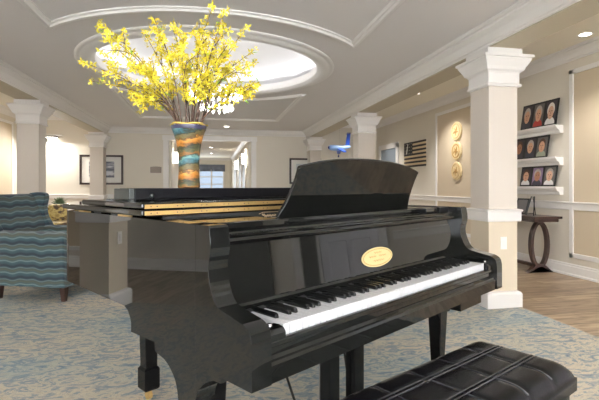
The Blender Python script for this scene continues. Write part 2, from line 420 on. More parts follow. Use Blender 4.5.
# glazed white double door with sheer curtains on the right wall beside the viewer
w = thing('door_2', None, None, (XW, 1.05, 0)); w['kind'] = 'structure'
b = bm_()
for y0, y1 in ((-.56,-.46), (-.26,-.22), (.48,.58)): box(b, -.05, 0, y0, y1, 0, 2.1)
box(b, -.05, 0, -.56, .58, 2.1, 2.2)
obj('door_frame', b, 'white', w, .004)
b = bm_(); box(b, -.012, 0, -.46, -.26, 0, 2.1); obj('side_glass', b, 'dark_door', w)
b = bm_(); box(b, -.03, 0, -.22, .48, 0, 2.1)
for y0, y1 in ((-.12,.10), (.16,.38)):
    for z0, z1 in ((.25,.85), (1.0,1.9)): box(b, -.042, -.028, y0, y1, z0, z1)
obj('door_panel', b, 'shade', w, .006)

w = thing('door_6', None, None, (XW, -.3, 0)); w['kind'] = 'structure'
b = bm_(); box(b, -.04, 0, -.55, -.45, 0, 2.1); box(b, -.04, 0, .42, .5, 0, 2.1); box(b, -.04, 0, -.55, .5, 2.1, 2.2); obj('door_frame', b, 'dark_door', w, .004)
b = bm_(); box(b, -.02, 0, -.45, .42, 0, 2.1); obj('door_panel', b, 'dark_door', w)

# ------------------------------------------------------------------ COLUMNS
def make_column(label):
    """square column, local origin at the centre of the foot"""
    t = thing('column', label, 'column', group=None)
    w = .141
    b = bm_(); box(b, -w, w, -w, w, .15, .80, 1); box(b, -w, w, -w, w, .80, 2.10); obj('shaft', b, ['column','column_low'], t, .003)
    def sq(b, prof):
        rings = [[b.verts.new((sx*r, sy*r, z)) for sx, sy in ((-1,-1), (1,-1), (1,1), (-1,1))] for r, z in prof]
        for k in range(len(rings)-1):
            for i in range(4): b.faces.new((rings[k][i], rings[k][(i+1)%4], rings[k+1][(i+1)%4], rings[k+1][i]))
        b.faces.new(rings[0][::-1]); b.faces.new(rings[-1])
    b = bm_(); sq(b, [(w+.002,1.955), (w+.022,1.955), (w+.026,1.965), (w+.026,1.975), (w+.012,1.985), (w+.012,2.07), (w+.02,2.085), (w+.04,2.10), (w+.05,2.125), (w+.07,2.16), (w+.080,2.18), (w+.084,2.185), (w+.084,2.195), (w+.098,2.20), (w+.098,2.222), (w+.03,2.24), (w+.03,2.29)])
    obj('capital', b, 'white', t, .002)
    b = bm_(); sq(b, [(w+.002,.765), (w+.02,.765), (w+.024,.775), (w+.024,.85), (w+.034,.856), (w+.034,.868), (w+.002,.876)]); obj('rail_band', b, 'white', t, .001)
    b = bm_(); sq(b, [(w+.03,0), (w+.03,.125), (w+.022,.14), (w+.002,.15)]); obj('column_base', b, 'white', t, .002)
    return t
CX = (XB+XC)/2
col0 = make_column('large square column with white capital right of the piano, nearest on the right')
col0.location = (CX, 3.493+.15, 0)
dup(col0, (CX, 7.16, 0), label='square column behind the music desk, second along the right row')
dup(col0, (CX, 10.85, 0), label='farthest right-hand square column, against the back wall beside a framed picture')
dup(col0, (-CX, 7.02, 0), label='square column behind the striped armchair at the left edge')
dup(col0, (-CX, 10.84, 0), label='farthest left-hand square column standing in front of the framed seascape')
dup(col0, (-CX, 3.15, 0), label='square column outside the left of the view, mirrored in the piano side')
# switch plates on two columns
sw = thing('light_switch', 'white switch plate on the column right of the piano', 'light switch', (2.53, 3.502, .575))
b = bm_(); box(b, -.03, .03, -.008, 0, -.055, .055); obj('plate', b, 'plate', sw, .002)
b = bm_(); box(b, -.012, .012, -.013, -.006, -.03, .03); obj('rocker', b, 'white', sw, .002)
dup(sw, (-2.54, 3.009, .62), label='white switch plate on the left column that is mirrored in the piano side')

# ------------------------------------------------------------------ lamps in the room and added fill lamps
def spot(x, y, z, e, size=R(110), blend=.8, col=(1,.965,.92), rad=.05, tilt=(0,0,0)):
    l = bpy.data.lights.new('downlight_and_fill', 'SPOT'); l.energy = e; l.spot_size = size; l.spot_blend = blend; l.color = col; l.shadow_soft_size = rad
    o = bpy.data.objects.new('downlight_and_fill', l); o.location = (x, y, z); o.rotation_euler = tilt; C.objects.link(o)
def area(name, x, y, z, rot, sx, sy, e, col=(1,1,1)):
    l = bpy.data.lights.new(name, 'AREA'); l.shape = 'RECTANGLE'; l.size = sx; l.size_y = sy; l.energy = e; l.color = col
    o = bpy.data.objects.new(name, l); o.location = (x, y, z); o.rotation_euler = rot; C.objects.link(o)
def can_light(label):
    t = thing('recessed_light', label, 'ceiling light')
    b = bm_(); lathe(b, [(.055,-.001), (.075,-.006), (.08,0)], 0, 0, 20); obj('trim_ring', b, 'white', t, smooth=True)
    b = bm_(); lathe(b, [(.001,-.002), (.056,-.002)], 0, 0, 20); obj('lens', b, 'bulb', t)
    return t
cl = can_light('recessed ceiling light above the picture ledges, at the upper right edge')
cl.location = (3.95, 4.1, ZA)
spots = [(3.55, 7.3, ZA, 'recessed ceiling light in the right aisle near the wooden seals'), (3.3, 10.3, ZA, 'recessed ceiling light above the hanging blue plane'),
         (-3.55, 8.3, ZA, 'recessed ceiling light in the left aisle at the left edge'), (-3.3, 10.6, ZA, 'recessed ceiling light near the left back wall'),
         (.35, 10.4, ZM, 'recessed ceiling light before the hall opening'), (0, 14.5, 2.31, 'recessed ceiling light in the hall, nearer one'), (0, 17, 2.31, 'recessed ceiling light in the hall, farther one')]
for x, y, z, lb in spots: dup(cl, (x, y, z), label=lb)
for x, y, z, e in ((3.6,4.1,ZA,75), (3.7,7.2,ZA,90), (3.5,10.0,ZA,95), (-3.5,8.3,ZA,45), (-3.4,10.2,ZA,110), (.35,10.3,ZM,22), (0,13.0,2.3,110), (0,17,2.3,110), (3.5,1.5,ZA,70), (-3.5,1.5,ZA,70), (-3.5,4.8,ZA,70)):
    spot(x, y, z-.03, e*(1.15 if x > 3 else .75))
for x in (-1.75, 1.75):  # added fill spots under the main ceiling, without fixtures
    for y, e in ((1.2,14), (-1.2,35), (8.2,55)): spot(x, y, ZM-.02, e, R(150))
# cove strips round the dome
for i in range(16):
    a = 2*PI*i/16; area('cove_strip', DX+1.33*math.cos(a), DY+1.33*math.sin(a), 2.545, Vector((math.cos(a), math.sin(a), -.62)).to_track_quat('Z', 'Y').to_euler(), .5, .08, .95, (1,.98,1))
# fill lamps at the added rear windows
for x in (-2.55, 0, 2.55): area('window_daylight', x, YR+.08, 1.35, (PI/2, 0, PI), 1.9, 1.3, 200, (.93,.96,1))
area('hall_window_daylight', -.25, 19.9, 1.35, (-PI/2, 0, 0), 1.5, .9, 20, (.9,.95,1))

# unseen uplights added behind the viewer to brighten the ceiling
def added_uplight(x, y, label):
    t = thing('added_floor_lamp', label, 'added fill lamp', (x, y, .008))
    b = bm_(); lathe(b, [(.001,0), (.14,0), (.14,.02), (.02,.03), (.012,.05), (.012,1.72), (.001,1.72)], 0, 0, 20); obj('pole', b, 'steel', t, smooth=True)
    b = bm_(); lathe(b, [(.012,1.70), (.10,1.74), (.17,1.80), (.18,1.82), (.165,1.815), (.09,1.75), (.001,1.72)], 0, 0, 28); obj('lamp_shade', b, 'white', t, smooth=True)
    l = bpy.data.lights.new('added_uplight_bulb', 'SPOT'); l.energy = 210; l.spot_size = R(150); l.spot_blend = .9; l.shadow_soft_size = .08; l.color = (1,.98,.96)
    o = bpy.data.objects.new('added_uplight_bulb', l); o.location = (x, y, 1.83); o.rotation_euler = (PI, 0, 0); C.objects.link(o)
added_uplight(2.0, -1.2, 'added steel uplight brightening the ceiling, behind the viewer on the right')
added_uplight(-2.0, -1.2, 'added steel uplight brightening the ceiling, behind the viewer on the left')

# chandelier under the dome
ch = thing('chandelier', 'glowing crystal chandelier hanging below the white ceiling dome', 'chandelier', (.06, DY, 0))
b = bm_(); tube(b, [(0,0,2.84), (0,0,2.2)], .012); lathe(b, [(.001,2.82), (.07,2.82), (.07,2.84)], 0, 0, 16); obj('rod', b, 'steel', ch)
b = bm_(); lathe(b, [(.30,2.205), (.31,2.205), (.31,2.22), (.30,2.22), (.30,2.205)], 0, 0, 32); lathe(b, [(.19,2.03), (.2,2.03), (.2,2.045), (.19,2.045), (.19,2.03)], 0, 0, 32)
for i in range(6): a = PI*i/3; tube(b, [(0,0,2.21), (.3*math.cos(a), .3*math.sin(a), 2.21)], .006, 6)
obj('chandelier_frame', b, 'steel', ch)
b = bm_()
for rr, n, z0, L in ((.3, 26, 2.2, .09), (.25, 22, 2.17, .09), (.19, 18, 2.03, .07), (.12, 10, 2.0, .06)):
    for i in range(n):
        a = 2*PI*i/n; x, y = rr*math.cos(a), rr*math.sin(a)
        v = [b.verts.new((x+.016*math.cos(a+q*PI/2), y+.016*math.sin(a+q*PI/2), z0-L*.5)) for q in range(4)]
        t = b.verts.new((x,y,z0)); bt = b.verts.new((x,y,z0-L))
        for q in range(4): b.faces.new((v[q], v[(q+1)%4], t)); b.faces.new((v[(q+1)%4], v[q], bt))
obj('crystals', b, 'crystal', ch)['kind'] = 'stuff'
for q in range(3):
    l = bpy.data.lights.new('chandelier_bulb', 'POINT'); l.energy = 3; l.shadow_soft_size = .06; l.color = (1,.95,.88)
    o = bpy.data.objects.new('chandelier_bulb', l); o.location = (.06+.1*math.cos(2.1*q), DY+.1*math.sin(2.1*q), 2.1); C.objects.link(o)

# ------------------------------------------------------------------ PIANO   local x along the keys, local y away from the player
PO = (.1752, 1.0928, 0); PR = R(34.07)
pn = thing('grand_piano', 'glossy black baby grand piano with open keyboard in the middle of the room', 'piano', PO, PR)
UL, UR, TH = -.125, 1.35, .06
arm = [(.2,.978), (.145,.978), (.137,.972), (.131,.921), (.141,.867), (.128,.817), (.105,.784), (.068,.773), (.02,.764), (-.005,.758), (-.023,.745), (-.030,.722), (-.031,.69), (-.031,.613)]
top = smoothpts(arm[2:13], 5)
arm = arm[:2] + top + [arm[-1]] + [(.084,.613), (.088,.598), (.12,.596)] + smoothpts([(.145,.585), (.168,.568), (.19,.545), (.2,.515)], 4)
plate = [(.2,.978), (1.15,.978), (1.15,.686), (.625,.686), (.6,.676), (.582,.655), (.576,.64), (.576,.612), (.42,.618), (.417,.592)] + smoothpts([(.405,.589), (.361,.582), (.33,.567), (.306,.546), (.292,.52), (.286,.49), (.284,.455)], 4) + [(.222,.455), (.218,.49), (.2,.515)]
for s, u0, u1 in ((-1, UL, UL+TH), (1, UR-TH, UR)):
    b = bm_(); prism(b, arm, 'x', u0, u1); o = obj('cheek', b, 'lacquer_side', pn, .004, seg=2)
b = bm_()
prism(b, plate, 'x', UL, UL+.045)
# treble side plate and curved rim
pl2 = [(v, z) for v, z in plate if v <= .62 and not (v > .6 and z > .9)]
pl2 = [(.2,.978), (.6,.978), (.6,.686)] + [p for p in plate[4:]]
prism(b, pl2, 'x', UR-.045, UR)
outer = [(UL,1.15), (UL+.005,1.19), (-.08,1.27), (0,1.36), (.13,1.45), (.28,1.495), (.44,1.48), (.6,1.40), (.74,1.27), (.86,1.10), (.98,.95), (1.12,.83), (1.26,.73), (UR-.01,.65), (UR,.6)]
oc = smoothpts(outer, 5)
def offset(pts, d):
    out = []
    for i in range(len(pts)):
        p0, p1 = pts[max(0,i-1)], pts[min(len(pts)-1,i+1)]
        t = Vector((p1[0]-p0[0], p1[1]-p0[1])).normalized(); out.append((pts[i][0]+t.y*d, pts[i][1]-t.x*d))
    return out
ic = offset(oc, .045)
def wallstrip(b, A, B, z0, z1):
    n = len(A)
    V = [[b.verts.new((p[0], p[1], z)) for p in L] for L, z in ((A,z0), (A,z1), (B,z1), (B,z0))]
    for i in range(n-1):
        for k in range(4): b.faces.new((V[k][i], V[k][i+1], V[(k+1)%4][i+1], V[(k+1)%4][i]))
    b.faces.new([V[k][0] for k in range(4)]); b.faces.new([V[k][-1] for k in range(4)])
wallstrip(b, oc, ic, .686, .978)
o = obj('rim', b, 'lacquer_side', pn)
# closed underside, key bed, interior
inn = [(UL+.04,.2)] + ic + [(UR-.04,.2)]
b = bm_(); prism(b, inn, 'z', .70, .72); obj('soundboard', b, 'black_satin', pn)
b = bm_(); prism(b, [(p[0], max(p[1], .5)) for p in inn], 'z', .90, .925); obj('iron_plate', b, 'bronze', pn)
b = bm_(); box(b, UL+TH, UR-TH, -.008, .46, .613, .70); obj('keybed', b, 'black', pn, .003)
ks = [(-.010,.613), (-.026,.613), (-.027,.655), (-.023,.662), (-.023,.668), (-.012,.676), (-.012,.690), (-.018,.695), (-.018,.704), (-.012,.708), (-.004,.708)]
b = bm_(); prism(b, ks, 'x', UL+TH, UR-TH); obj('key_slip', b, 'black', pn)
for u0, u1 in ((UL+TH, -.004), (1.229, UR-TH)):
    b = bm_(); prism(b, [(-.016,.70), (-.016,.722), (-.008,.732), (.008,.735), (.03,.733), (.035,.722), (.15,.722), (.15,.70)], 'x', u0, u1); kb = obj('key_block', b, 'black', pn, .003)
    b = bm_(); lathe(b, [(.001,.741), (.006,.741), (.007,.735)], (u0+u1)/2, .012, 14); obj('screw', b, 'steel', kb, smooth=True)
# fallboard: upright, leaning slightly away, with a rounded nose
fb = [(.150,.742), (.150,.752), (.156,.758), (.170,.918)] + [(.163-.012*math.sin(q*PI/6), .931-.010*math.cos(q*PI/6)) for q in range(7)] + [(.166,.9415), (.166,.945), (.158,.947), (.156,.951), (.160,.955), (.2,.955), (.2,.742)]
b = bm_(); prism(b, fb, 'x', UL+TH, UR-TH); fbo = obj('fallboard', b, 'black', pn)
b = bm_(); box(b, -.002, 1.227, .139, .150, .733, .741); obj('felt_strip', b, 'black_dark', pn)
# maker's oval: engraved wreath and line ornament
tl = math.atan2(.016, .167)
def oval(b, rx, rz, t0, t1, mi, rx2=None, rz2=None, n=40):
    O = [b.verts.new((rx*math.cos(2*PI*i/n), t1, rz*math.sin(2*PI*i/n))) for i in range(n)]
    if rx2 is None:
        Q = [b.verts.new((rx*math.cos(2*PI*i/n), t0, rz*math.sin(2*PI*i/n))) for i in range(n)]
        b.faces.new(O).material_index = mi
    else:
        Q = [b.verts.new((rx2*math.cos(2*PI*i/n), t1, rz2*math.sin(2*PI*i/n))) for i in range(n)]
    for i in range(n): b.faces.new((O[i], Q[i], Q[(i+1)%n], O[(i+1)%n])).material_index = mi
mp2 = thing('maker_plate', None, None); C.objects.unlink(mp2); bpy.data.objects.remove(mp2)
b = bm_(); oval(b, .098, .036, 0, -.004, 0)
n = 40
oval(b, .092, .031, 0, -.0046, 1, .088, .0285)
for (x0, x1, z0) in ((-.055,-.012,.004), (.006,.05,.004), (-.03,.035,-.012), (-.022,.024,.017)):
    pts = [(x0+(x1-x0)*i/12, -.0048, z0+.0035*math.sin(i*2.2)) for i in range(13)]; tube(b, pts, .0011, 5, mi=1)
o = obj('maker_plate', b, ['gold','gold_dark'], fbo, loc=(.635, .1615, .812)); o.rotation_euler = (-tl, 0, 0); o['label'] = 'gold oval plate'
b = bm_(); box(b, 1.13, UR-.002, .064, .14, .525, .614); obj('corner_bracket', b, 'black', pn, .003)
# keys
wk = None; W1 = .0235
for i in range(52):
    if wk is None:
        b = bm_(); box(b, .0010, W1-.0010, 0, .15, .706, .735); wk = obj('white_key', b, 'ivory', pn, .0012, seg=2)
    else:
        c = wk.copy(); C.objects.link(c); c.parent = pn; c.location = (i*W1, 0, 0)
bk = None
for i in range(51):
    if (i+5) % 7 in (2, 6): continue          # no black key after E and B (keyboard starts on A)
    if bk is None:
        b = bm_(); w0, w1 = .0058, .0046
        rows = [(.046,.734,w0), (.048,.7445,w0*.9), (.054,.7475,w1), (.148,.7475,w1), (.148,.734,w0)]
        A = [b.verts.new((-w, v, z)) for v, z, w in rows]; B = [b.verts.new((w, v, z)) for v, z, w in rows]
        b.faces.new(A); b.faces.new(B[::-1])
        for k in range(5): b.faces.new((A[k], B[k], B[(k+1)%5], A[(k+1)%5]))
        bk = obj('black_key', b, 'ebony', pn, .001); bk.location = ((i+1)*W1, 0, 0)
    else:
        c = bk.copy(); C.objects.link(c); c.parent = pn; c.location = ((i+1)*W1, 0, 0)
# music shelf with its slide rails, and the desk leaning toward the player
b = bm_(); box(b, UL+TH, UR-TH, .201, .46, .935, .955); obj('music_shelf', b, 'shelf_black', pn, .003)
for u0, u1 in ((UL+TH+.01, .20), (1.085, 1.19)):
    b = bm_(); box(b, u0, u1, .205, .46, .955, .976); obj('shelf_rail', b, 'black', pn, .003)
b = bm_(); box(b, 1.20, UR-TH, .20, .46, .955, .977); obj('corner_block', b, 'black_satin', pn, .002)
b = bm_(); box(b, .225, 1.08, .245, .268, .955, .974); obj('desk_ledge', b, 'lacquer_side', pn, .003)
half = [(.402,0), (.39,.03), (.379,.06), (.372,.10), (.369,.14), (.370,.165), (.372,.178), (.368,.183)] + smoothpts([(.35,.188), (.28,.203), (.2,.214), (.1,.221), (0,.2235)], 3)
dk = [(.63-x, s) for x, s in half] + [(.63+x, s) for x, s in half[::-1][1:]]
b = bm_(); prism(b, [(u, s) for u, s in dk], 'y', 0, .014)
md = obj('music_desk', b, 'black', pn, .003, seg=2); md.location = (0, .27, .972); md.rotation_euler = (math.atan(.45), 0, 0)
# name scroll on the inner board
b = bm_(); box(b, UL+.05, UR-.05, .462, .47, .93, .983); ib = obj('inner_board', b, 'black_dark', pn)
b = bm_(); pts = [(.325+.10*i/40, .4605, .966+.005*math.sin(i*1.9)+(.004 if i < 5 else 0)) for i in range(41)]; tube(b, pts, .0012, 5)
tube(b, [(.316,.4605,.956), (.33,.4605,.957), (.425,.4605,.958)], .0009, 5); tube(b, [(.31,.4605,.974), (.33,.4605,.980), (.43,.4605,.979)], .0009, 5)
obj('name_scroll', b, 'name_gold', ib)
# lid, folded front flap and the long brass hinge
lo = [(-.14,.473), (-.14,1.18)] + [(p[0]*1.0-(0 if p[0] > .5 else .012), p[1]+.012) for p in oc[6:-4]] + [(1.365,.62), (1.365,.473)]
b = bm_(); prism(b, lo, 'z', .985, 1.006); lid = obj('lid', b, 'black', pn, .006, seg=3)
b = bm_(); box(b, -.14, 1.365, .473, .966, 1.0075, 1.0275); flap = obj('lid_flap', b, 'black', pn, .006, seg=3)
for z0, z1, par in ((.988,1.001,lid), (1.0085,1.0215,flap)):
    b = bm_(); box(b, -.13, 1.30, .4715, .4745, z0, z1)
    hg = obj('hinge', b, 'brass', par)
    b = bm_(); lathe(b, [(.0001,-.0004), (.0022,0)], 0, 0, 6); bmesh.ops.rotate(b, matrix=Matrix.Rotation(PI/2, 3, 'X'), verts=b.verts)
    s0 = obj('screw', b, 'rubber', hg)
    for k in range(14):
        for dx in (0, .02):
            q = s0 if k == 0 and dx == 0 else s0.copy()
            if q is not s0: C.objects.link(q); q.parent = hg
            q.location = (-.11+k*.09+dx, .4710, (z0+z1)/2)
for v in (.62, .98): b = bm_(); box(b, -.128, -.10, v, v+.05, .978, .9855); obj('side_hinge', b, 'brass', pn)
for v in (.75, .9): b = bm_(); lathe(b, [(.001,.978), (.012,.978), (.012,.985), (.001,.985)], -.105, v, 10); obj('lid_bumper', b, 'rubber', pn)
# legs
def tapered_leg(u, v, prof):
    b = bm_(); rings = [[b.verts.new((u+sx*r, v+sy*r, z)) for sx, sy in ((-1,-1), (1,-1), (1,1), (-1,1))] for r, z in prof]
    for k in range(len(rings)-1):
        for i in range(4): b.faces.new((rings[k][i], rings[k][(i+1)%4], rings[k+1][(i+1)%4], rings[k+1][i]))
    b.faces.new(rings[-1]); b.faces.new(rings[0][::-1])
    lg = obj('leg', b, 'black_leg', pn, .003)
    b = bm_(); lathe(b, [(.001,.062), (.014,.062), (.014,.042), (.001,.042)], u, v, 12)
    prism(b, [(v+.022*math.cos(q*PI/8), .030+.022*math.sin(q*PI/8)) for q in range(16)], 'x', u-.010, u+.010)
    obj('caster', b, 'brass', lg)
for u in (-.052, 1.277): tapered_leg(u, .25, [(.040,.613), (.038,.55), (.024,.20), (.024,.175), (.034,.165), (.032,.07), (.028,.06)])
tapered_leg(.30, 1.305, [(.040,.70), (.038,.5), (.031,.2), (.031,.175), (.040,.165), (.040,.07), (.034,.06)])
# pedal lyre
b = bm_()
for u in (.565, .725): box(b, u-.032, u+.032, .31, .36, .13, .72)
box(b, .50, .79, .29, .40, .06, .14); lyre = obj('lyre', b, 'black_leg', pn, .004)
for u in (.575, .645, .715):
    b = bm_(); tube(b, [(u,.33,.085), (u,.27,.085), (u,.20,.075), (u,.165,.07)], [.008,.010,.015,.013], 10, flat=.5); obj('pedal', b, 'brass', lyre, smooth=True)
for u in (.545, .645, .75): b = bm_(); tube(b, [(u,.37,.10), (u,.37,.70)], .0035, 6); obj('pedal_rod', b, 'steel', lyre)
for u in (.50, .79): b = bm_(); tube(b, [(u,.40,.10), (u+(.10 if u > .6 else -.10),.60,.705)], .005, 6); obj('brace_rod', b, 'black', lyre)

def to_world(u, v, z):
    c, s = math.cos(PR), math.sin(PR); return (PO[0]+u*c-v*s, PO[1]+u*s+v*c, z)

# ------------------------------------------------------------------ BENCH
bl, bd = .78, .34
brz = PR - R(6)
bx, by, _ = to_world(.91, -.10, 0)
c_, s_ = math.cos(brz), math.sin(brz)
bc = (bx - c_*bl/2 + s_*bd/2, by - s_*bl/2 - c_*bd/2, 0)
bn = thing('piano_bench', 'black leather tufted piano bench in front of the keyboard', 'bench', (bc[0], bc[1], .012), brz)
b = bm_(); nx, ny = 60, 28
def hgt(x, y):
    X = (x/bl+.5)*5; Y = (y/bd+.5)*3
    dx = abs(X-round(X)) / 1; dy = abs(Y-round(Y))
    cx = min(1, dx/.16) if 0 < round(X) < 5 else 1
    cy = min(1, dy/.16) if 0 < round(Y) < 3 else 1
    f = min(cx, cy); puff = (1-(1-f)**2)
    ex = min(1, (bl/2-abs(x))/.07); ey = min(1, (bd/2-abs(y))/.06)
    edge = math.sqrt(max(0, 1-(1-ex)**2))*math.sqrt(max(0, 1-(1-ey)**2))
    return .455 + .045*edge + .006*puff*edge
G = [[b.verts.new((bl*(i/nx-.5), bd*(j/ny-.5), hgt(bl*(i/nx-.5), bd*(j/ny-.5)))) for j in range(ny+1)] for i in range(nx+1)]
for i in range(nx):
    for j in range(ny): b.faces.new((G[i][j], G[i+1][j], G[i+1][j+1], G[i][j+1]))
ed = [G[i][0] for i in range(nx+1)] + [G[nx][j] for j in range(1, ny+1)] + [G[i][ny] for i in range(nx-1, -1, -1)] + [G[0][j] for j in range(ny-1, 0, -1)]
L = [b.verts.new((v.co.x, v.co.y, .415)) for v in ed]
for i in range(len(ed)): b.faces.new((ed[i], L[i], L[(i+1)%len(ed)], ed[(i+1)%len(ed)]))
b.faces.new(L)
cu = obj('cushion', b, 'leather', bn, smooth=True)
b = bm_()
def seam(p, q):
    pts = [(p[0]+(q[0]-p[0])*t/24, p[1]+(q[1]-p[1])*t/24) for t in range(25)]
    tube(b, [(x, y, hgt(x, y)+.0015) for x, y in pts], .003, 6)
for k in (1, 2):
    y = bd*(k/3-.5)
    for dy in (-.007, .007): seam((-bl/2+.02, y+dy), (bl/2-.02, y+dy))
for k in (1, 2, 3, 4): x = bl*(k/5-.5); seam((x, -bd/2+.015), (x, bd/2-.015))
obj('seams', b, 'piping', cu, smooth=True)
b = bm_(); box(b, -bl/2+.015, bl/2-.015, -bd/2+.015, bd/2-.015, .33, .415); obj('apron', b, 'black', bn, .004)
for sx in (-1, 1):
    for sy in (-1, 1):
        b = bm_(); x, y = sx*(bl/2-.045), sy*(bd/2-.045)
        rr = [[b.verts.new((x+ax*r, y+ay*r, z)) for ax, ay in ((-1,-1), (1,-1), (1,1), (-1,1))] for r, z in ((.026,.33), (.018,.0))]
        b.faces.new(rr[0][::-1]); b.faces.new(rr[1])
        for i in range(4): b.faces.new((rr[0][i], rr[0][(i+1)%4], rr[1][(i+1)%4], rr[1][i]))
        obj('leg', b, 'black', bn, .002)

# ------------------------------------------------------------------ long black case on the folded lid, vase, branches
cs = thing('black_case', 'long low black case with a small knob lying on the folded piano lid', 'case', to_world(-.048, .758, 1.0275), PR)
b = bm_(); box(b, .022, 1.20, 0, .138, 0, .042); obj('case_body', b, 'black_satin', cs, .003)
b = bm_(); box(b, 0, .021, .002, .136, 0, .041); obj('end_block', b, 'black_end', cs, .003)
b = bm_(); lathe(b, [(.001,0), (.008,0), (.009,.006), (.006,.011), (.001,.012)], 0, 0, 16); bmesh.ops.rotate(b, matrix=Matrix.Rotation(PI/2, 3, 'X'), verts=b.verts)
obj('knob', b, 'black_end', cs, loc=(.085, 0, .014), smooth=True)

vw = to_world(.238, .827, 1.0695)
vs = thing('vase', 'flared glass vase with teal and amber bands on the black case, holding yellow branches', 'vase', vw)
VH = .262
vp = [(.001,0), (.043,0), (.046,.006), (.044,.03), (.042,.07), (.0425,.11), (.0455,.15), (.052,.19), (.061,.222), (.0695,.243)]
b = bm_(); lathe(b, vp, 0, 0, 40); lathe(b, [(.0675,.243), (.058,.22), (.048,.18), (.0385,.1), (.037,.02), (.001,.015)], 0, 0, 40)
obj('vase_body', b, 'vase', vs, smooth=True)
b = bm_(); lathe(b, [(.0697,.242), (.0735,.258), (.0715,.258), (.0675,.242)], 0, 0, 40); obj('vase_band', b, 'vase_rim', vs, smooth=True)['label'] = 'dark indigo band under the rim'
b = bm_()
ring = []
for i in range(60):
    a = 2*PI*i/60; k = 1+.05*math.sin(5*a)
    ring.append([b.verts.new((r*k*math.cos(a), r*k*math.sin(a), z+.002*math.sin(5*a+1))) for r, z in ((.072,.258), (.078,.262), (.076,.266), (.069,.260))])
for i in range(60):
    for k in range(4): b.faces.new((ring[i][k], ring[i][(k+1)%4], ring[(i+1)%60][(k+1)%4], ring[(i+1)%60][k]))
obj('vase_lip', b, 'vase_lip', vs, smooth=True)['label'] = 'wavy amber lip'

# the plane the branches spread in: rightward and depth directions of the bouquet
A_ = R(11.23); rx_, ry_ = math.cos(A_), -math.sin(A_); fx_, fy_ = math.sin(A_), math.cos(A_)
def blossom(b, p, d, s, rnd):
    d = d.normalized(); a = d.orthogonal().normalized(); c = d.cross(a)
    rot = rnd.random()*PI
    for q in range(4):
        t = rot + q*PI/2 + rnd.uniform(-.2,.2); e = a*math.cos(t)+c*math.sin(t); n = a*-math.sin(t)+c*math.cos(t)
        L = s*rnd.uniform(.85,1.15); w = s*.23; lift = rnd.uniform(.15,.6)
        p0 = p; m1 = p+e*L*.5+d*L*lift*.45+n*w; m2 = p+e*L*.5+d*L*lift*.45-n*w; m0 = p+e*L*.5+d*L*lift*.25; tp = p+e*L+d*L*lift*.7
        V = [b.verts.new(x) for x in (p0, m1, tp, m2, m0)]
        for f in ((0,1,4), (1,2,4), (2,3,4), (3,0,4)): b.faces.new([V[k] for k in f])
# tips in metres right of / above the vase mouth, and depth
tips = [(-.385,.45,.02,0), (-.345,.38,-.10,0), (-.455,.27,.02,0), (-.44,.20,.06,0), (-.33,.20,-.04,0), (-.26,.28,.05,0), (-.24,.14,.06,0), (-.29,.31,-.05,0), (-.20,.40,.04,0), (-.17,.22,-.10,0), (-.07,.33,.02,1),
        (-.10,.45,.10,1), (-.12,.42,-.08,1), (-.02,.26,.10,1), (.0,.36,-.08,1), (.06,.30,.02,1), (.05,.42,-.02,1), (.10,.50,.0,2), (.09,.37,.10,2), (.16,.46,-.06,2), (.24,.42,.03,2), (.26,.35,.12,2),
        (.19,.31,-.12,2), (.28,.27,.02,2), (.29,.18,.0,2), (.20,.22,.10,2), (.15,.33,.05,2), (.12,.20,-.1,2), (.27,.11,-.02,2)]
lab = ['yellow forsythia branch leaning left from the vase', 'yellow forsythia branch rising straight up from the vase', 'yellow forsythia branch leaning right from the vase']
grp = ['forsythia branches leaning left', 'upright forsythia branches', 'forsythia branches leaning right']
